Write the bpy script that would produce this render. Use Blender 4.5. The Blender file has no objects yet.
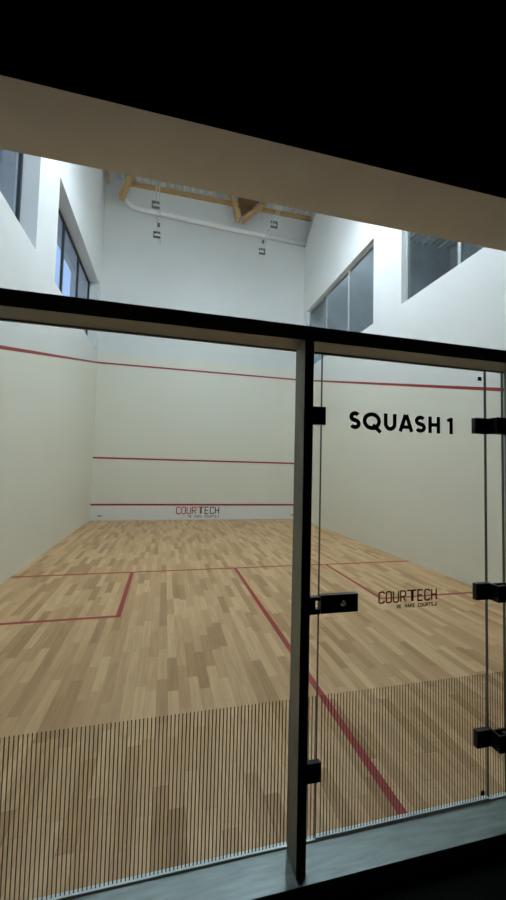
import bpy, bmesh, math, random
from mathutils import Vector, Matrix
random.seed(7)
C = bpy.context.scene.collection
S = bpy.context.scene

# ------------------------------------------------------------------ camera
FPX, YAW, PITCH, ROLL = 361.83, 0.23576, 0.05115, 0.02484
CAMPOS = Vector((2.0556, -1.5183, 1.6049))
cd = bpy.data.cameras.new('camera')
cam = bpy.data.objects.new('camera', cd); C.objects.link(cam)
cd.sensor_fit = 'VERTICAL'; cd.sensor_height = 24.0
cd.lens = FPX / 900.0 * 24.0
cd.clip_start = 0.02; cd.clip_end = 300
f = Vector((math.sin(YAW)*math.cos(PITCH), math.cos(YAW)*math.cos(PITCH), math.sin(PITCH)))
r0 = Vector((math.cos(YAW), -math.sin(YAW), 0)); u0 = r0.cross(f)
r = r0*math.cos(ROLL) + u0*math.sin(ROLL); u = -r0*math.sin(ROLL) + u0*math.cos(ROLL)
M = Matrix((r, u, -f)).transposed().to_4x4(); M.translation = CAMPOS
cam.matrix_world = M
S.camera = cam

# ------------------------------------------------------------------ world, exposure, lamps
SKY_COL = (0.26, 0.46, 0.92); SKY_STRENGTH = 1.25
LAMP_COL = (0.74, 0.885, 1.0); LAMP_STRENGTH = 44.0
w = bpy.data.worlds.new('world'); S.world = w; w.use_nodes = True
nt = w.node_tree; bg = nt.nodes['Background']
tc = nt.nodes.new('ShaderNodeTexCoord'); sp = nt.nodes.new('ShaderNodeSeparateXYZ')
rmp = nt.nodes.new('ShaderNodeValToRGB')
nt.links.new(tc.outputs['Generated'], sp.inputs[0]); nt.links.new(sp.outputs['Z'], rmp.inputs[0])
rmp.color_ramp.elements[0].position = 0.0; rmp.color_ramp.elements[0].color = (0.55, 0.68, 0.9, 1)
rmp.color_ramp.elements[1].position = 0.7; rmp.color_ramp.elements[1].color = SKY_COL + (1,)
nt.links.new(rmp.outputs[0], bg.inputs[0]); bg.inputs[1].default_value = SKY_STRENGTH
S.view_settings.view_transform = 'Standard'; S.view_settings.look = 'None'
S.view_settings.gamma = 1; S.view_settings.use_curve_mapping = False
S.view_settings.exposure = 0.13
S.cycles.max_bounces = 10; S.cycles.diffuse_bounces = 6; S.cycles.transparent_max_bounces = 16

# ------------------------------------------------------------------ materials
def mat(name, col, rough=0.6, metal=0.0, emit=None, strength=0, spec=0.5, noise=0.0, nscale=8.0, bump=0.0, stretch=(1,1,1)):
    m = bpy.data.materials.new(name); m.use_nodes = True
    n = m.node_tree; b = n.nodes['Principled BSDF']
    b.inputs['Base Color'].default_value = tuple(col) + (1,)
    b.inputs['Roughness'].default_value = rough; b.inputs['Metallic'].default_value = metal
    b.inputs['Specular IOR Level'].default_value = spec
    if emit:
        b.inputs['Emission Color'].default_value = tuple(emit) + (1,); b.inputs['Emission Strength'].default_value = strength
    if noise or bump:
        t = n.nodes.new('ShaderNodeTexCoord'); mp = n.nodes.new('ShaderNodeMapping'); mp.inputs['Scale'].default_value = stretch
        nz = n.nodes.new('ShaderNodeTexNoise'); nz.inputs['Scale'].default_value = nscale; nz.inputs['Detail'].default_value = 5
        n.links.new(t.outputs['Object'], mp.inputs[0]); n.links.new(mp.outputs[0], nz.inputs['Vector'])
        if noise:
            rp = n.nodes.new('ShaderNodeValToRGB'); a = rp.color_ramp.elements
            a[0].position = 0.3; a[1].position = 0.7
            a[0].color = tuple(c*(1-noise) for c in col) + (1,); a[1].color = tuple(min(1, c*(1+noise)) for c in col) + (1,)
            n.links.new(nz.outputs['Fac'], rp.inputs[0]); n.links.new(rp.outputs[0], b.inputs['Base Color'])
        if bump:
            bp = n.nodes.new('ShaderNodeBump'); bp.inputs['Strength'].default_value = bump; bp.inputs['Distance'].default_value = 0.01
            n.links.new(nz.outputs['Fac'], bp.inputs['Height']); n.links.new(bp.outputs[0], b.inputs['Normal'])
    return m

def glass_mat(name, tint, ior=1.5):
    m = bpy.data.materials.new(name); m.use_nodes = True; n = m.node_tree; n.nodes.clear()
    out = n.nodes.new('ShaderNodeOutputMaterial'); mix = n.nodes.new('ShaderNodeMixShader')
    tr = n.nodes.new('ShaderNodeBsdfTransparent'); tr.inputs[0].default_value = tuple(tint) + (1,)
    gl = n.nodes.new('ShaderNodeBsdfGlossy'); gl.inputs['Roughness'].default_value = 0.0
    fr = n.nodes.new('ShaderNodeFresnel'); fr.inputs['IOR'].default_value = ior
    geo = n.nodes.new('ShaderNodeNewGeometry'); inv = n.nodes.new('ShaderNodeMath'); inv.operation = 'SUBTRACT'; inv.inputs[0].default_value = 1
    mul = n.nodes.new('ShaderNodeMath'); mul.operation = 'MULTIPLY'
    n.links.new(geo.outputs['Backfacing'], inv.inputs[1]); n.links.new(fr.outputs[0], mul.inputs[0]); n.links.new(inv.outputs[0], mul.inputs[1])
    n.links.new(mul.outputs[0], mix.inputs[0]); n.links.new(tr.outputs[0], mix.inputs[1]); n.links.new(gl.outputs[0], mix.inputs[2])
    n.links.new(mix.outputs[0], out.inputs[0])
    return m

def wood_floor_mat():
    m = bpy.data.materials.new('maple_strip_floor'); m.use_nodes = True; n = m.node_tree
    b = n.nodes['Principled BSDF']; N = n.nodes.new; Lk = n.links.new
    def math_(op, a, c=None, v=None):
        k = N('ShaderNodeMath'); k.operation = op
        if hasattr(a, 'links'): Lk(a, k.inputs[0])
        else: k.inputs[0].default_value = a
        if c is not None:
            if hasattr(c, 'links'): Lk(c, k.inputs[1])
            else: k.inputs[1].default_value = c
        return k.outputs[0]
    t = N('ShaderNodeTexCoord'); s = N('ShaderNodeSeparateXYZ'); Lk(t.outputs['Object'], s.inputs[0])
    xr = math_('DIVIDE', s.outputs['X'], 0.076); row = math_('FLOOR', xr)
    wn = N('ShaderNodeTexWhiteNoise'); wn.noise_dimensions = '1D'; Lk(row, wn.inputs['W'])
    ln = math_('ADD', math_('MULTIPLY', wn.outputs['Value'], 0.20), 0.42)
    yo = math_('ADD', s.outputs['Y'], math_('MULTIPLY', wn.outputs['Value'], 17.3))
    yr = math_('DIVIDE', yo, ln); sec = math_('FLOOR', yr)
    cb = N('ShaderNodeCombineXYZ'); Lk(row, cb.inputs[0]); Lk(sec, cb.inputs[1])
    w2 = N('ShaderNodeTexWhiteNoise'); w2.noise_dimensions = '3D'; Lk(cb.outputs[0], w2.inputs['Vector'])
    rp = N('ShaderNodeValToRGB'); Lk(w2.outputs['Value'], rp.inputs[0])
    e = rp.color_ramp.elements; e[0].position = 0; e[0].color = FLOOR_DARK + (1,); e[1].position = 1; e[1].color = FLOOR_LIGHT + (1,)
    k = rp.color_ramp.elements.new(0.30); k.color = FLOOR_MID + (1,)
    # grain
    mp = N('ShaderNodeMapping'); mp.inputs['Scale'].default_value = (26, 1.6, 1)
    ad = N('ShaderNodeVectorMath'); ad.operation = 'ADD'; sc = N('ShaderNodeVectorMath'); sc.operation = 'SCALE'; sc.inputs['Scale'].default_value = 9.0
    Lk(w2.outputs['Color'], sc.inputs[0]); Lk(t.outputs['Object'], ad.inputs[0]); Lk(sc.outputs[0], ad.inputs[1]); Lk(ad.outputs[0], mp.inputs[0])
    nz = N('ShaderNodeTexNoise'); nz.inputs['Scale'].default_value = 1.6; nz.inputs['Detail'].default_value = 6; nz.inputs['Distortion'].default_value = 0.6
    Lk(mp.outputs[0], nz.inputs['Vector'])
    g = N('ShaderNodeMapRange'); Lk(nz.outputs['Fac'], g.inputs[0]); g.inputs[1].default_value = 0.3; g.inputs[2].default_value = 0.7; g.inputs[3].default_value = 0.86; g.inputs[4].default_value = 1.10
    mx = N('ShaderNodeVectorMath'); mx.operation = 'SCALE'; Lk(rp.outputs[0], mx.inputs[0]); Lk(g.outputs[0], mx.inputs['Scale'])
    # thin seams between staves
    fx = math_('FRACT', xr); ex = math_('MINIMUM', fx, math_('SUBTRACT', 1.0, fx)); sx = math_('LESS_THAN', ex, 0.012)
    fy = math_('FRACT', yr); ey = math_('MINIMUM', fy, math_('SUBTRACT', 1.0, fy)); sy = math_('LESS_THAN', ey, 0.002)
    seam = math_('SUBTRACT', 1.0, math_('MULTIPLY', math_('MAXIMUM', sx, sy), 0.35))
    m2 = N('ShaderNodeVectorMath'); m2.operation = 'SCALE'; Lk(mx.outputs[0], m2.inputs[0]); Lk(seam, m2.inputs['Scale'])
    Lk(m2.outputs[0], b.inputs['Base Color'])
    b.inputs['Roughness'].default_value = 0.42; b.inputs['Specular IOR Level'].default_value = 0.35
    return m
FLOOR_DARK = (0.42, 0.237, 0.105); FLOOR_MID = (0.55, 0.330, 0.162); FLOOR_LIGHT = (0.70, 0.455, 0.245)

def sill_mat():
    m = mat('brushed_zinc_sill', (0.30, 0.35, 0.345), 0.38, 0.75, noise=0.18, nscale=6, bump=0.15, stretch=(1, 8, 1))
    return m

MT = dict(
    floor=wood_floor_mat(),
    plaster=mat('white_plaster_wall', (0.76, 0.77, 0.75), 0.55, noise=0.015, nscale=2),
    panel=mat('cream_court_plaster', (0.79, 0.775, 0.67), 0.42, noise=0.015, nscale=2),
    soffit=mat('rough_plaster_soffit', (0.74, 0.68, 0.60), 0.8, noise=0.08, nscale=3, bump=0.2),
    unlit_wall=mat('unlit_wall_black', (0.012, 0.012, 0.013), 0.9, spec=0.1),  # darkness of the unlit passage put into the wall colour
    unlit_floor=mat('unlit_floor_black', (0.006, 0.006, 0.006), 0.9, spec=0.05),  # near-black colour stands in for shade on the passage floor
    red=mat('red_court_paint', (0.33, 0.025, 0.018), 0.5),
    tin=mat('white_tin_board', (0.80, 0.80, 0.78), 0.45, noise=0.02),
    steel=mat('grey_coated_steel', (0.30, 0.30, 0.25), 0.5, 0.0, noise=0.04, nscale=12),
    blackmetal=mat('black_anodised_metal', (0.010, 0.010, 0.011), 0.35, 0.3),
    chrome=mat('polished_chrome', (0.8, 0.8, 0.8), 0.15, 1.0),
    sill=sill_mat(),
    glass=glass_mat('clear_safety_glass', (0.958, 0.968, 0.958)),
    winglass=glass_mat('window_glass', (0.90, 0.95, 0.97)),
    edge=mat('green_glass_edge', (0.06, 0.10, 0.09), 0.2),
    stripe=mat('dark_printed_stripe', (0.055, 0.035, 0.015), 0.6),
    channel=mat('white_glazing_channel', (0.62, 0.68, 0.68), 0.3, 0.3),
    gasket=mat('black_gasket', (0.01, 0.01, 0.01), 0.7),
    ink=mat('black_vinyl_lettering', (0.006, 0.006, 0.006), 0.6),
    redink=mat('red_vinyl_lettering', (0.42, 0.03, 0.025), 0.6),
    darkink=mat('dark_vinyl_lettering', (0.02, 0.02, 0.025), 0.6),
    winframe=mat('dark_window_frame', (0.03, 0.035, 0.04), 0.5),
    winframe_light=mat('grey_window_frame', (0.42, 0.44, 0.43), 0.5),
    timber=mat('glulam_timber', (0.50, 0.31, 0.13), 0.65, noise=0.15, nscale=5, stretch=(1, 1, 6)),
    darktimber=mat('brown_plywood', (0.17, 0.09, 0.035), 0.7, noise=0.15, nscale=4),
    deck=mat('galvanised_steel_deck', (0.75, 0.77, 0.75), 0.4, 0.1, noise=0.05),
    pipe=mat('white_duct_pipe', (0.84, 0.84, 0.82), 0.4, noise=0.01),
    wire=mat('pale_steel_wire', (0.62, 0.62, 0.60), 0.4, 0.4),
    bracket=mat('dark_grey_clamp', (0.14, 0.14, 0.14), 0.5),
    lampbody=mat('white_lamp_housing', (0.8, 0.8, 0.8), 0.5, noise=0.01),
    lamp=mat('lit_diffuser', (0.9, 0.9, 0.9), 0.5, emit=LAMP_COL, strength=LAMP_STRENGTH),
    lamp_dim=mat('lit_diffuser_weaker_tube', (0.9, 0.9, 0.9), 0.5, emit=LAMP_COL, strength=LAMP_STRENGTH*0.60),
    hallfill=mat('hall_fill_glow', (0.9, 0.9, 0.9), 0.5, emit=LAMP_COL, strength=48.0),
    outside=mat('grey_render_facade', (0.42, 0.42, 0.40), 0.8, noise=0.08, nscale=1.5),
    dimhall=mat('grey_hall_wall', (0.45, 0.47, 0.47), 0.8, noise=0.25, nscale=0.8),
)

# ------------------------------------------------------------------ mesh helpers
def bm_new(): return bmesh.new()
def add_box(bm, x0, x1, y0, y1, z0, z1, bevel=0.0, mi=0):
    vs = [bm.verts.new((x, y, z)) for x in (x0, x1) for y in (y0, y1) for z in (z0, z1)]
    q = [(0,1,3,2),(4,6,7,5),(0,4,5,1),(2,3,7,6),(0,2,6,4),(1,5,7,3)]
    fs = [bm.faces.new([vs[i] for i in a]) for a in q]
    for k in fs: k.material_index = mi
    if bevel:
        es = list({e for k in fs for e in k.edges})
        bmesh.ops.bevel(bm, geom=es, offset=bevel, segments=2, profile=0.7, affect='EDGES')
    return fs
def add_prism(bm, poly, axis, a0, a1):
    """poly: list of 2-D points; extruded along axis ('x','y','z') from a0 to a1"""
    def P(p, a):
        return {'x': (a, p[0], p[1]), 'y': (p[0], a, p[1]), 'z': (p[0], p[1], a)}[axis]
    A = [bm.verts.new(P(p, a0)) for p in poly]; B = [bm.verts.new(P(p, a1)) for p in poly]
    n = len(poly); bm.faces.new(A); bm.faces.new(B[::-1])
    for i in range(n): bm.faces.new((A[i], B[i], B[(i+1) % n], A[(i+1) % n]))
def add_tube(bm, pts, rad, seg=10, cap=True):
    pts = [Vector(p) for p in pts]; rings = []
    prev = None
    for i, p in enumerate(pts):
        d = (pts[min(i+1, len(pts)-1)] - pts[max(i-1, 0)]).normalized()
        if prev is None:
            a = d.orthogonal().normalized()
        else:
            a = (prev - d*prev.dot(d)).normalized()
        prev = a; b_ = d.cross(a)
        rings.append([bm.verts.new(p + rad*(math.cos(2*math.pi*k/seg)*a + math.sin(2*math.pi*k/seg)*b_)) for k in range(seg)])
    for i in range(len(rings)-1):
        for k in range(seg):
            fc = bm.faces.new((rings[i][k], rings[i][(k+1) % seg], rings[i+1][(k+1) % seg], rings[i+1][k])); fc.smooth = True
    if cap: bm.faces.new(rings[0][::-1]); bm.faces.new(rings[-1])
def add_stroke(bm, pts, w, y0, y1, closed=False):
    """flat lettering stroke in the x-z plane, given width, real thickness y0..y1"""
    P = [Vector((p[0], p[1])) for p in pts]; n = len(P); L, R = [], []
    for i in range(n):
        a = P[(i-1) % n] if (closed or i > 0) else None; c = P[(i+1) % n] if (closed or i < n-1) else None
        d1 = (P[i]-a).normalized() if a is not None else None; d2 = (c-P[i]).normalized() if c is not None else None
        if d1 is None: d1 = d2
        if d2 is None: d2 = d1
        t = (d1+d2)
        t = t.normalized() if t.length > 1e-6 else d1
        nn = Vector((-t.y, t.x)); k = max(0.5, nn.dot(Vector((-d1.y, d1.x))))
        L.append(P[i] + nn*(w/2/k)); R.append(P[i] - nn*(w/2/k))
    mk = lambda p, y: bm.verts.new((p.x, y, p.y))
    l0 = [mk(p, y0) for p in L]; r0_ = [mk(p, y0) for p in R]; l1 = [mk(p, y1) for p in L]; r1 = [mk(p, y1) for p in R]
    m_ = n if closed else n-1
    for i in range(m_):
        j = (i+1) % n
        bm.faces.new((l0[i], l0[j], r0_[j], r0_[i])); bm.faces.new((l1[i], r1[i], r1[j], l1[j]))
        bm.faces.new((l0[i], l1[i], l1[j], l0[j])); bm.faces.new((r0_[i], r0_[j], r1[j], r1[i]))
    if not closed:
        bm.faces.new((l0[0], r0_[0], r1[0], l1[0])); bm.faces.new((l0[-1], l1[-1], r1[-1], r0_[-1]))
def link(name, bm, m, parent=None, kind=None, smooth=False):
    bmesh.ops.recalc_face_normals(bm, faces=bm.faces)
    me = bpy.data.meshes.new(name); bm.to_mesh(me); bm.free()
    for k in (m if isinstance(m, (list, tuple)) else [m]): me.materials.append(k)
    o = bpy.data.objects.new(name, me); C.objects.link(o)
    if parent is not None:
        o.parent = parent; o.matrix_parent_inverse = Matrix.Translation(-parent.location)
    elif kind: o['kind'] = kind
    return o
def box(name, d, m, parent=None, kind=None, bevel=0.0):
    bm = bm_new(); add_box(bm, *d, bevel=bevel); return link(name, bm, m, parent, kind)
def empty(name, loc):
    o = bpy.data.objects.new(name, None); C.objects.link(o); o.location = loc; o.empty_display_size = 0.1; return o
def tag(o, label=None, cat=None, group=None, kind=None):
    if label: o['label'] = label
    if cat: o['category'] = cat
    if group: o['group'] = group
    if kind: o['kind'] = kind
    return o
def arc(cx, cz, rx, rz, a0, a1, n=16):
    return [(cx + rx*math.cos(math.radians(a0+(a1-a0)*i/n)), cz + rz*math.sin(math.radians(a0+(a1-a0)*i/n))) for i in range(n+1)]

W, L, H = 6.4, 9.75, 10.25          # court width, length, height of the roof deck
YG0, YG1 = 0.020, 0.032             # glass thickness
ZS, ZH = 4.87, 6.83                 # high window sill and head

# ------------------------------------------------------------------ floor with its lines
bm = bm_new(); add_box(bm, 0, W, 0.034, L, -0.12, 0)
floor = link('floor', bm, MT['floor'], kind='structure')
LW = 0.05
def mark(name, d, parent): return box(name, d, MT['red'], parent)
SH = 4.26                           # short line, near edge
mark('short_line', (0, W, SH, SH+LW, 0, 0.0012), floor)
mark('half_court_line', (W/2-LW/2, W/2+LW/2, 0.034, SH, 0, 0.0012), floor)
for s in (0, 1):
    bm = bm_new()
    X = lambda a: a if s == 0 else W-a
    for x0, x1, y0, y1 in ((0, 1.65, SH-1.65, SH-1.6), (1.6, 1.65, SH-1.6, SH)):
        a, b_ = sorted((X(x0), X(x1))); add_box(bm, a, b_, y0, y1, 0, 0.0012)
    link('service_box_line', bm, MT['red'], floor)

# ------------------------------------------------------------------ front wall
bm = bm_new(); add_box(bm, -0.4, W+0.8, L, L+0.25, -0.1, H)
wall_front = link('wall_front', bm, MT['plaster'], kind='structure')
box('playing_surface', (0.0, W, L-0.012, L, 0, 4.91), MT['panel'], wall_front, bevel=0.003)
mark('service_line', (0, W, L-0.0135, L-0.012, 1.78, 1.83), wall_front)
mark('out_line', (0, W, L-0.0135, L-0.012, 4.57, 4.62), wall_front)

# ------------------------------------------------------------------ side walls with window openings
def side_wall(name, x_in, x_out, holes, top):
    """wall slab between x_in (court face) and x_out, openings cut as (y0,y1,z0,z1); top = profile of the top edge"""
    bm = bm_new(); a, b_ = sorted((x_in, x_out))
    hs = sorted(holes)
    add_box(bm, a, b_, -0.3, L, -0.1, ZS)                  # below the sills
    y = -0.3
    for (y0, y1, z0, z1) in hs:
        add_box(bm, a, b_, y, y0, ZS, ZH); y = y1
    add_box(bm, a, b_, y, L, ZS, ZH)
    add_prism(bm, top, 'x', a, b_)
    bmesh.ops.remove_doubles(bm, verts=bm.verts, dist=1e-5)
    return link(name, bm, MT['plaster'], kind='structure')
HOLES = [(0.54, 4.52, ZS, ZH), (5.50, 9.46, ZS, ZH)]
wall_left = side_wall('wall_left', 0, -0.34, HOLES, [(-0.3, ZH), (L, ZH), (L, H), (-0.3, H)])
wall_right = side_wall('wall_right', W, W+0.20, HOLES, [(-0.3, ZH), (L, ZH), (L, 9.22), (8.62, 9.90), (7.4, H), (-0.3, H)])
box('wall_side', (W+0.75, W+0.8, 5.5, L, 7.5, H), MT['plaster'], kind='structure')
for wl, xw, s in ((wall_left, 0, 1), (wall_right, W, -1)):
    bm = bm_new(); t = 0.0015
    z = lambda y: 4.57 - 2.44*(1-y/L)
    x0, x1 = sorted((xw, xw+s*t))
    side_pts = [(0.035, 0.001), (L-0.042, 0.001), (L-0.042, 0.49), (L-0.013, 0.49), (L-0.013, z(L)), (0.035, z(0))]
    bm2 = bm_new(); add_prism(bm2, side_pts, 'x', x0, x1); link('playing_surface', bm2, MT['panel'], wl)
    add_prism(bm, [(0.035, z(0)), (L-0.012, z(L)), (L-0.012, z(L)+0.05), (0.035, z(0)+0.05)], 'x', x0, x1)
    link('out_line', bm, MT['red'], wl)

# ------------------------------------------------------------------ windows high in the side walls
def window(idx, side, y0, y1, depth, frame_m):
    xs = -depth if side == 'l' else W+depth; t = 0.05; sgn = -1 if side == 'l' else 1
    bm = bm_new(); fw = 0.05
    xa, xb = sorted((xs, xs+sgn*t))
    g = 0.002
    add_box(bm, xa, xb, y0+g, y1-g, ZS+g, ZS+fw); add_box(bm, xa, xb, y0+g, y1-g, ZH-fw, ZH-g)
    add_box(bm, xa, xb, y0+g, y0+fw, ZS+fw, ZH-fw); add_box(bm, xa, xb, y1-fw, y1-g, ZS+fw, ZH-fw)
    fr = link('window_%d' % idx, bm, frame_m, kind='structure')
    n = 3; st = (y1-y0)/n
    for k in (1, 2):
        box('mullion', (xa, xb, y0+k*st-0.03, y0+k*st+0.03, ZS+fw, ZH-fw), frame_m, fr)
    for k in range(3):
        a = y0 + k*st + (0.03 if k else fw); b_ = y0+(k+1)*st - (0.03 if k < 2 else fw)
        xm = xs+sgn*0.02
        p0, p1 = sorted((xm, xm+sgn*0.02))
        box('window_pane', (p0, p1, a, b_, ZS+fw, ZH-fw), MT['winglass'], fr)
window(1, 'l', 0.54, 4.52, 0.24, MT['winframe']); window(2, 'l', 5.50, 9.46, 0.24, MT['winframe'])
window(3, 'r', 0.54, 4.52, 0.10, MT['winframe_light']); window(4, 'r', 5.50, 9.46, 0.10, MT['winframe_light'])

# ------------------------------------------------------------------ back wall: deep lintel above the glass front
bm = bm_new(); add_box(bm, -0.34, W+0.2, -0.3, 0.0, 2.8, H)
wall_back = link('wall_back', bm, [MT['plaster'], MT['unlit_wall'], MT['soffit']], kind='structure')
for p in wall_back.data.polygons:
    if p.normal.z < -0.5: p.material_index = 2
    elif p.normal.y < -0.5: p.material_index = 1  # passage side coloured black because court light does not reach it

# ------------------------------------------------------------------ spectators' passage, unlit
box('wall_passage_back', (-0.6, W+0.5, -4.7, -4.5, -0.3, 3.9), MT['unlit_wall'], kind='structure')
box('wall_passage_left', (-0.6, -0.36, -4.5, -0.3, -0.3, 3.9), MT['unlit_wall'], kind='structure')
box('wall_passage_right', (W+0.22, W+0.5, -4.5, -0.3, -0.3, 3.9), MT['unlit_wall'], kind='structure')
box('ceiling_passage', (-0.36, W+0.22, -4.5, -0.3, 3.7, 3.9), MT['unlit_wall'], kind='structure')
box('floor_passage', (-0.36, W+0.22, -4.5, -0.137, -0.3, -0.08), MT['unlit_floor'], kind='structure')
box('wall_passage_stub', (-0.36, 0.0, -0.3, 0.0, -0.3, 2.8), MT['unlit_wall'], kind='structure')
box('wall_passage_pier', (W, W+0.22, -0.3, 0.0, -0.3, 2.8), MT['unlit_wall'], kind='structure')

# ------------------------------------------------------------------ roof: trapezoidal steel deck
bm = bm_new(); pit = 0.24; poly = []
x = -0.34
top = H+0.14
lower = []
while x < 12.8:
    lower += [(x, H+0.12), (x+0.03, H+0.02), (x+0.12, H+0.02), (x+0.15, H+0.12)]; x += pit
poly = lower + [(x, top), (-0.34, top)]
add_prism(bm, poly, 'y', -4.7, L+0.25)
link('ceiling', bm, MT['deck'], kind='structure')
box('ceiling_eave', (-2.5, -0.34, -4.7, 26, 10.43, 10.47), MT['outside'], kind='structure')
box('ceiling_canopy', (-7.0, -2.51, -4.7, 13.5, 10.40, 10.47), MT['outside'], kind='structure')

# ------------------------------------------------------------------ outside: neighbouring wing (left), adjacent hall (right)
box('wall_neighbour_wing', (-3.2, 0.3, 19.0, 24.0, -0.2, 16), MT['outside'], kind='structure')
box('wall_neighbour_house', (-14.0, -9.0, -5.0, 12.0, -0.15, 16), MT['outside'], kind='structure')
box('floor_yard', (-14, -0.34, -6, 30, -0.3, -0.15), MT['outside'], kind='structure')
box('wall_hall_far', (12.5, 12.7, -4.7, 14, -0.3, H+0.12), MT['dimhall'], kind='structure')
box('wall_hall_end', (W+0.8, 12.5, L+0.25, L+0.45, -0.3, H+0.12), MT['dimhall'], kind='structure')
box('wall_hall_near', (W+0.5, 12.5, -4.7, -4.5, -0.3, H+0.12), MT['dimhall'], kind='structure')
box('floor_hall', (W+0.2, 12.5, -4.5, L+0.25, -0.3, -0.12), MT['dimhall'], kind='structure')

# ------------------------------------------------------------------ lettering
def squash_text(x0, z0, h, y0, y1):
    k = h; w_ = 0.235*h; bm = bm_new(); u_ = 0.00143
    def Xc(px):
        t = (px-37)/403.0
        return x0 + 0.5763*t - 0.05*t*(1-t)
    def Sx(a, b_):
        xa, xb = Xc(a)+w_/2, Xc(b_)-w_/2; cx = (xa+xb)/2; rx = (xb-xa)/2
        zt, zb = z0+h+0.001-w_/2, z0-0.001+w_/2; zm = (zt+zb)/2; r1 = (zt-zm)/2
        pts = arc(cx, zt-r1, rx*0.96, r1, 35, 90, 5)[:-1] + arc(cx, zt-r1, rx*0.96, r1, 90, 235, 10) + arc(cx, zb+r1, rx, r1, 55, -90, 12) + arc(cx, zb+r1, rx, r1, -90, -150, 5)[1:]
        add_stroke(bm, pts, w_, y0, y1)
    Sx(37, 82)
    # Q
    cx = Xc(126); R_ = h/2+0.001-w_/2
    add_stroke(bm, arc(cx, z0+h/2, 0.0486-w_/2, R_, 0, 360, 36)[:-1], w_, y0, y1, closed=True)
    add_stroke(bm, [(cx+0.006, z0+h*0.30), (Xc(163)-0.004, z0-h*0.12)], w_*0.95, y0+0.0001, y1-0.0001)
    # U
    a, b_ = Xc(173)+w_/2, Xc(222)-w_/2; rr = (b_-a)/2
    add_stroke(bm, [(a, z0+h)] + arc((a+b_)/2, z0+rr+w_/2, rr, rr, 180, 360, 14) + [(b_, z0+h)], w_, y0, y1)
    # A
    a, b_, c = Xc(230), Xc(288), Xc(259)
    add_stroke(bm, [(a+w_*0.5, z0), (c-w_*0.12, z0+h)], w_, y0, y1); add_stroke(bm, [(b_-w_*0.5, z0), (c+w_*0.12, z0+h)], w_, y0+0.0001, y1-0.0001)
    add_stroke(bm, [(a+(c-a)*0.42, z0+h*0.27), (b_-(b_-c)*0.42, z0+h*0.27)], w_*0.85, y0+0.0002, y1-0.0002)
    Sx(293, 336)
    # H
    a, b_ = Xc(346)+w_/2, Xc(391)-w_/2
    for q in (a, b_): add_stroke(bm, [(q, z0), (q, z0+h)], w_, y0, y1)
    add_stroke(bm, [(a, z0+h*0.5), (b_, z0+h*0.5)], w_*0.9, y0+0.0001, y1-0.0001)
    # 1
    q = Xc(440)-w_/2
    add_stroke(bm, [(q, z0), (q, z0+h)], w_, y0, y1); add_stroke(bm, [(Xc(419), z0+h*0.80), (q, z0+h*0.93)], w_*0.8, y0+0.0001, y1-0.0001)
    return bm

GL = {  # condensed capitals on a unit cell: width 0.52, height 1
    'C': [[(.50,.80),(.50,.90),(.40,1),(.12,1),(.02,.90),(.02,.10),(.12,0),(.40,0),(.50,.10),(.50,.20)]],
    'O': [[(.12,1),(.40,1),(.50,.9),(.50,.1),(.40,0),(.12,0),(.02,.1),(.02,.9),(.12,1)]],
    'U': [[(.02,1),(.02,.1),(.12,0),(.40,0),(.50,.1),(.50,1)]],
    'R': [[(.02,0),(.02,1),(.40,1),(.50,.9),(.50,.58),(.40,.48),(.02,.48)],[(.28,.48),(.50,0)]],
    'l': [[(-.04,1),(.40,1),(.40,0)]], 'r': [[(.10,0),(.10,1),(.45,1)]],
    'T': [[(0,1),(.52,1)],[(.26,1),(.26,0)]],
    'E': [[(.48,1),(.02,1),(.02,0),(.48,0)],[(.02,.5),(.42,.5)]],
    'H': [[(.02,0),(.02,1)],[(.50,0),(.50,1)],[(.02,.5),(.50,.5)]],
    'W': [[(0,1),(.13,0),(.26,.8),(.39,0),(.52,1)]], 'M': [[(.02,0),(.02,1),(.26,.4),(.50,1),(.50,0)]],
    'A': [[(0,0),(.26,1),(.52,0)],[(.10,.3),(.42,.3)]], 'K': [[(.02,0),(.02,1)],[(.50,1),(.04,.45),(.50,0)]],
    'S': [[(.48,.85),(.40,1),(.12,1),(.02,.88),(.02,.62),(.12,.52),(.40,.48),(.50,.38),(.50,.12),(.40,0),(.12,0),(.02,.15)]],
    ' ': [],
}
def line_text(bm, txt, x, z, h, cw, adv, sw, y0, y1):
    for ch in txt:
        for k, st in enumerate(GL[ch]):
            e = 0.00004*k
            add_stroke(bm, [(x+p[0]*cw/0.52, z+p[1]*h) for p in st], sw, y0+e, y1-e)
        x += adv*{'l': 0.62, 'r': 0.85}.get(ch, 1)
    return x
def court_logo(parent, x0, x1, z0, h, y0, y1, sub_z, sub_h, sub_x0):
    adv = (x1-x0)/8.19; cw = adv*0.74; sw = h*0.135
    bm = bm_new(); x = line_text(bm, 'COURl', x0, z0, h, cw, adv, sw, y0, y1)
    link('red_logo_lettering', bm, MT['redink'], parent)
    bm = bm_new(); line_text(bm, 'rECH', x, z0, h, cw, adv, sw, y0, y1)
    link('dark_logo_lettering', bm, MT['darkink'], parent)
    n = 14; a2 = (x1-adv*0.15-sub_x0)/(n+0.6)
    for wd, k0 in (('WE', 0), ('MAKE', 3), ('COURTS', 8)):
        bm = bm_new(); line_text(bm, wd, sub_x0+k0*a2, sub_z, sub_h, a2*0.66, a2, sub_h*0.17, y0, y1)
        link('tagline_word', bm, MT['darkink'], parent)
    bm = bm_new(); xx = sub_x0+a2*14
    add_stroke(bm, [(xx, sub_z+sub_h*0.1), (xx+a2*0.9, sub_z+sub_h*0.1), (xx+a2*0.9, sub_z+sub_h*1.1)], sub_h*0.28, y0, y1)
    link('tagline_corner_mark', bm, MT['redink'], parent)

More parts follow.
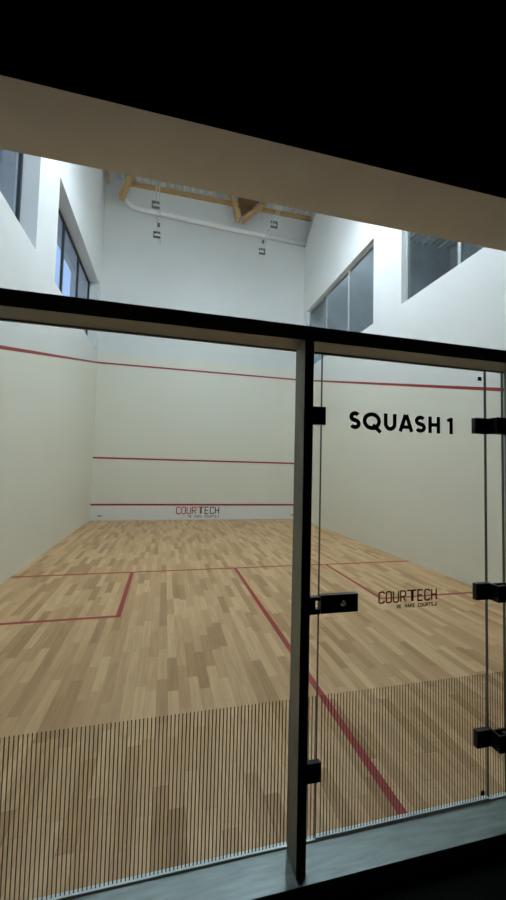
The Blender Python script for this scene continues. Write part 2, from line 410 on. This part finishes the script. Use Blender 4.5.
# ------------------------------------------------------------------ tin along the foot of the front wall
yt0 = L-0.040
tin = tag(empty('tin', (W/2, L-0.026, 0)), 'low white tin board with red top strip along the foot of the front wall', 'tin')
box('board', (0.004, W-0.004, yt0, L-0.013, 0.0, 0.43), MT['tin'], tin, bevel=0.002)
box('top_strip', (0.004, W-0.004, yt0-0.004, L-0.013, 0.43, 0.48), MT['red'], tin, bevel=0.004)
for xc in (0.26, W-0.26):
    box('slot', (xc-0.06, xc+0.06, yt0-0.003, yt0-0.0002, 0.12, 0.145), MT['gasket'], tin, bevel=0.001)
court_logo(tin, 2.42, 3.71, 0.185, 0.20, yt0-0.003, yt0-0.0005, 0.075, 0.06, 2.78)

# ------------------------------------------------------------------ glass front
PANES = [(0.006, 1.298), (1.302, 2.621), (2.624, 2.746), (3.671, 3.778), (3.781, 5.088), (5.092, 6.394)]
PL = {0: 'fixed glass pane at the far left end of the glass front, beside the left wall',
      1: 'wide fixed glass pane with dark vertical stripes, left of the steel post',
      2: 'narrow glass strip between the left steel post and the door',
      3: 'narrow glass strip between the door hinges and the right steel post',
      4: 'fixed glass pane right of the right-hand steel post',
      5: 'fixed glass pane at the far right end of the glass front, beside the right wall'}
STR = 0.0152
def stripes(parent, x0, x1, z0, z1):
    bm = bm_new(); k = math.ceil((x0+0.004)/STR)
    while k*STR+0.0045 < x1-0.002:
        a = k*STR; add_box(bm, a, a+0.0035, YG0-0.0008, YG0-0.0001, z0, z1); k += 1
    return link('printed_stripes', bm, MT['stripe'], parent)
def pane(name, x0, x1, z0, z1, parent=None):
    bm = bm_new(); add_box(bm, x0, x1, YG0, YG1, z0, z1)
    o = link(name, bm, [MT['glass'], MT['edge']], parent)
    for p in o.data.polygons:
        if abs(p.normal.x) > 0.5 or abs(p.normal.z) > 0.5: p.material_index = 1
    return o
for i, (a, b_) in enumerate(PANES):
    e = tag(empty('glass_panel', ((a+b_)/2, 0.026, 0.002)), PL[i], 'glass panel', 'fixed panes of the glass front')
    pane('pane', a, b_, 0.006, 2.1458, e)
    stripes(e, a, b_, 0.010, 0.607)
    box('glazing_channel', (a, b_, 0.014, 0.034, 0.0, 0.007), MT['channel'], e, bevel=0.001)

sill = tag(box('threshold', (0.002, W-0.002, -0.134, 0.010, -0.12, 0.0), MT['sill'], bevel=0.002),
           'grey metal threshold running under the glass front and door', 'threshold')
rail = tag(empty('top_rail', (W/2, -0.055, 2.15)), 'black steel beam running across above the glass front', 'beam')
box('beam_box', (0.002, W-0.002, -0.110, 0.036, 2.150, 2.213), MT['steel'], rail, bevel=0.002)
box('glazing_gasket', (0.004, W-0.004, 0.018, 0.0345, 2.1462, 2.1498), MT['gasket'], rail)
for x0, side in ((2.609, 1), (3.760, -1)):
    lab = ('slim grey steel post left of the glass door', 'slim grey steel post right of the glass door, carrying its hinges')[x0 > 3]
    p = tag(empty('post', (x0+0.022, -0.055, 0)), lab, 'post', 'steel posts of the glass front')
    box('post_tube', (x0, x0+0.041, -0.110, -0.001, 0.001, 2.149), MT['steel'], p, bevel=0.002)
    xs = x0 if x0 > 3 else x0+0.041
    for zc in (2.11, 0.06):
        bm = bm_new(); a = xs + (-0.002 if x0 > 3 else 0.002)
        add_tube(bm, [(xs, -0.03, zc), (a, -0.03, zc)], 0.005, 10); link('screw_head', bm, MT['gasket'], p)

# door
door = empty('door_1', (W/2, 0.026, 0.006)); door['kind'] = 'structure'
door['label'] = 'frameless glass door lettered SQUASH 1 with black hinges and lock'
pane('door_pane', 2.749, 3.667, 0.009, 2.1445, door)
stripes(door, 2.749, 3.667, 0.012, 0.607)
box('bottom_seal', (2.749, 3.667, 0.0145, 0.0335, 0.002, 0.0115), MT['channel'], door, bevel=0.001)
link('door_lettering', squash_text(2.886, 1.803, 0.083, YG0-0.0012, YG0-0.0002), MT['ink'], door)
court_logo(door, 3.049, 3.364, 0.990, 0.050, YG0-0.0012, YG0-0.0002, 0.961, 0.016, 3.145)
for zc in (2.100, 0.042):
    box('bumper', (3.617, 3.637, YG0-0.006, YG0-0.0003, zc-0.010, zc+0.010), MT['ink'], door, bevel=0.0015)
# left: black meeting plates fixed to the post
for zc in (1.852, 0.299):
    e = box('stop_plate', (2.646, 2.757, -0.004, YG0-0.001, zc-0.041, zc+0.041), MT['blackmetal'], door, bevel=0.002)
    box('plate_flange', (2.6445, 2.652, -0.022, -0.0045, zc-0.055, zc+0.052), MT['blackmetal'], door, bevel=0.001)
# lock
def plate_with_hole(bm, x0, x1, z0, z1, y0, y1, hx, hz, hr):
    ang = [2*math.pi*k/24 for k in range(24)] + [math.atan2(c-hz, a-hx) % (2*math.pi) for a in (x0, x1) for c in (z0, z1)]
    ang = sorted(set(ang)); n = len(ang); O, I = [], []
    for a in ang:
        c, d = math.cos(a), math.sin(a)
        t = min([(x1-hx)/c if c > 1e-9 else 9, (x0-hx)/c if c < -1e-9 else 9, (z1-hz)/d if d > 1e-9 else 9, (z0-hz)/d if d < -1e-9 else 9])
        O.append([bm.verts.new((hx+t*c, y, hz+t*d)) for y in (y0, y1)]); I.append([bm.verts.new((hx+hr*c, y, hz+hr*d)) for y in (y0, y1)])
    for k in range(n):
        m_ = (k+1) % n
        bm.faces.new((O[k][0], O[m_][0], I[m_][0], I[k][0])); bm.faces.new((O[k][1], I[k][1], I[m_][1], O[m_][1]))
        bm.faces.new((O[k][0], O[k][1], O[m_][1], O[m_][0])); bm.faces.new((I[k][0], I[m_][0], I[m_][1], I[k][1]))
bm = bm_new(); plate_with_hole(bm, 2.745, 2.925, 0.972, 1.051, -0.008, YG0-0.001, 2.853, 1.010, 0.0135)
lk = link('lock_case', bm, MT['blackmetal'], door)
bm = bm_new(); add_tube(bm, [(2.853, 0.004, 1.010), (2.853, 0.010, 1.010)], 0.006, 12)
link('lock_spindle', bm, MT['chrome'], lk)
bm = bm_new()
for d in ((2.656, 2.718, 0.971, 1.045), (2.718, 2.740, 1.030, 1.045), (2.718, 2.740, 0.971, 0.992)):
    add_box(bm, d[0], d[1], -0.008, YG0-0.001, d[2], d[3])
add_box(bm, 2.6445, 2.656, -0.018, YG0-0.001, 0.952, 1.056)
link('lock_keeper', bm, MT['blackmetal'], door)
box('logo_tab', (2.775, 2.797, -0.0088, -0.0081, 1.036, 1.041), MT['chrome'], lk)
# hinges
for zc in (1.851, 1.020, 0.313):
    hh = 0.040
    hg = box('hinge', (3.576, 3.666, -0.006, YG0-0.001, zc-hh, zc+hh), MT['blackmetal'], door, bevel=0.002)
    bm = bm_new(); add_box(bm, 3.656, 3.666, -0.045, -0.0065, zc-hh, zc+hh)
    link('hinge_arm', bm, MT['blackmetal'], hg)
    bm = bm_new()
    add_box(bm, 3.656, 3.7595, -0.055, -0.0455, zc-hh, zc+hh, bevel=0.001); add_box(bm, 3.674, 3.7595, -0.014, -0.006, zc-hh, zc+hh)
    add_box(bm, 3.750, 3.7595, -0.0455, -0.014, zc-hh, zc+hh)
    add_tube(bm, [(3.712, -0.030, zc-hh+0.004), (3.712, -0.030, zc+hh-0.004)], 0.010, 14)
    link('hinge_bracket', bm, MT['blackmetal'], hg)

# ------------------------------------------------------------------ roof timber at the front wall
tag(box('wall_plate_beam', (0.72, W+0.20, L-0.07, L, 10.12, 10.255), MT['timber'], bevel=0.004),
    'long horizontal timber beam under the steel deck on the front wall', 'beam')
def strut(a, b_, wd, dp, label):
    a, b_ = Vector(a), Vector(b_); d = (b_-a).normalized(); side = Vector((0, 1, 0)).cross(d).normalized()
    bm = bm_new(); y = Vector((0, 1, 0)); vs = []
    for p in (a, b_):
        for s1, s2 in ((-1, -1), (1, -1), (1, 1), (-1, 1)): vs.append(bm.verts.new(p + side*(s1*wd/2) + y*(s2*dp/2)))
    for q in ((0,1,2,3), (7,6,5,4), (0,4,5,1), (1,5,6,2), (2,6,7,3), (3,7,4,0)): bm.faces.new([vs[i] for i in q])
    bmesh.ops.bevel(bm, geom=list(bm.edges), offset=0.006, segments=1, affect='EDGES')
    o = link('timber_strut', bm, MT['timber']); tag(o, label, 'timber strut', 'slanting timber struts under the roof'); return o
strut((0.51, 9.35, 9.40), (0.80, 9.35, 10.26), 0.13, 0.22, 'slanting timber strut near the left wall, above the duct elbow')
strut((0.14, 9.35, 9.85), (0.07, 9.35, 10.26), 0.07, 0.22, 'short pale timber strut tight against the left wall')
strut((4.02, 9.35, 9.40), (3.75, 9.35, 10.26), 0.11, 0.22, 'left arm of the V-shaped timber struts over the duct')
strut((4.16, 9.35, 9.40), (4.96, 9.35, 10.26), 0.10, 0.22, 'right arm of the V-shaped timber struts over the duct')
bm = bm_new(); add_prism(bm, [(4.12, 9.62), (4.74, 10.26), (3.98, 10.26)], 'y', 9.40, 9.44)
tag(link('gusset_panel', bm, MT['darktimber']), 'dark brown timber panel between the two V-shaped struts', 'timber panel')

# duct pipe
dp = tag(empty('duct_pipe', (3.4, L-0.108, 9.4)), 'long white round duct pipe with an elbow on the front wall', 'pipe')
pts = [(0.585, L-0.108, 9.80), (0.605, L-0.108, 9.66), (0.66, L-0.108, 9.54), (0.75, L-0.108, 9.455), (0.88, L-0.108, 9.405), (1.05, L-0.108, 9.385), (3.5, L-0.108, 9.305), (6.395, L-0.108, 9.215)]
bm = bm_new(); add_tube(bm, pts, 0.078, 18); link('duct_tube', bm, MT['pipe'], dp, smooth=True)
for xx, zz in ((2.2, 9.347), (4.4, 9.277)):
    bm = bm_new(); add_tube(bm, [(xx-0.02, L-0.108, zz), (xx+0.02, L-0.108, zz-0.001)], 0.084, 18); add_box(bm, xx-0.015, xx+0.015, L-0.05, L-0.013, zz-0.02, zz+0.02)
    link('pipe_clip', bm, MT['pipe'], dp)

# unseen fill light, added to brighten the hall wall behind the right-hand windows
e = tag(empty('hall_fill_light', (7.6, 8.2, H)), 'added fill light under the roof of the hall behind the right-hand windows', 'lamp')
box('lamp_housing', (7.5, 7.7, 7.2, 9.2, H-0.30, H+0.018), MT['lampbody'], e); box('diffuser', (7.52, 7.68, 7.25, 9.15, H-0.36, H-0.301), MT['hallfill'], e)

# ------------------------------------------------------------------ suspended lamp tracks, clamps and lamps
ZT = 8.0
for xt, y_end, brs, side in ((1.65, 9.03, (7.39, 8.57), 'left'), (4.555, 8.60, (7.30, 8.52), 'right')):
    trk = tag(empty('wire_track', (xt, 5, ZT)), 'pair of thin pale wires with dark clamps hung high on the %s of the court' % side, 'wire track', 'hanging wire tracks')
    for s in (-1, 1):
        bm = bm_new(); add_tube(bm, [(xt+s*0.035, 0.0, ZT), (xt+s*0.035, y_end, ZT)], 0.008, 6); link('wire', bm, MT['wire'], trk)
    for yy in (2.0, 6.9, y_end-0.05):
        bm = bm_new(); add_tube(bm, [(xt, yy, ZT), (xt, yy, H+0.03)], 0.004, 6); link('hanger', bm, MT['wire'], trk)
    for yb in brs:
        sx = -1 if side == 'left' else 1
        bm = bm_new(); h = 0.08; t = 0.028; xc = xt - 0.045 if side == 'left' else xt+0.02
        xo = xc + sx*h
        add_box(bm, min(xo, xo+sx*t), max(xo, xo+sx*t), yb-0.03, yb+0.03, ZT-h, ZT+h)
        for zz in (ZT-h, ZT+h-t):
            a, b_ = sorted((xo, xc-sx*h)); add_box(bm, a, b_, yb-0.03, yb+0.03, zz, zz+t)
        link('clamp', bm, MT['bracket'], trk)
    bm = bm_new(); yk = (brs[0]+brs[1])/2+0.15
    xk = xt-0.055 if side == 'right' else xt
    add_box(bm, xk-0.03, xk+0.03, yk-0.04, yk+0.04, ZT-0.04, ZT+0.03, bevel=0.01); link('wire_tensioner', bm, MT['bracket'], trk)
    for yl, pos in ((3.25, 'nearer'), (5.15, 'farther')):
        e = tag(empty('ceiling_lamp', (xt, yl, ZT)), '%s lit strip lamp under the %s wire track' % (pos, side), 'lamp', 'strip lamps over the court')
        box('lamp_housing', (xt-0.28, xt+0.28, yl-0.92, yl+0.92, ZT-0.06, ZT-0.013), MT['lampbody'], e, bevel=0.006)
        box('diffuser', (xt-0.14, xt+0.14, yl-0.75, yl+0.75, ZT-0.20, ZT-0.0605), MT['lamp' if side == 'right' else 'lamp_dim'], e, bevel=0.004)
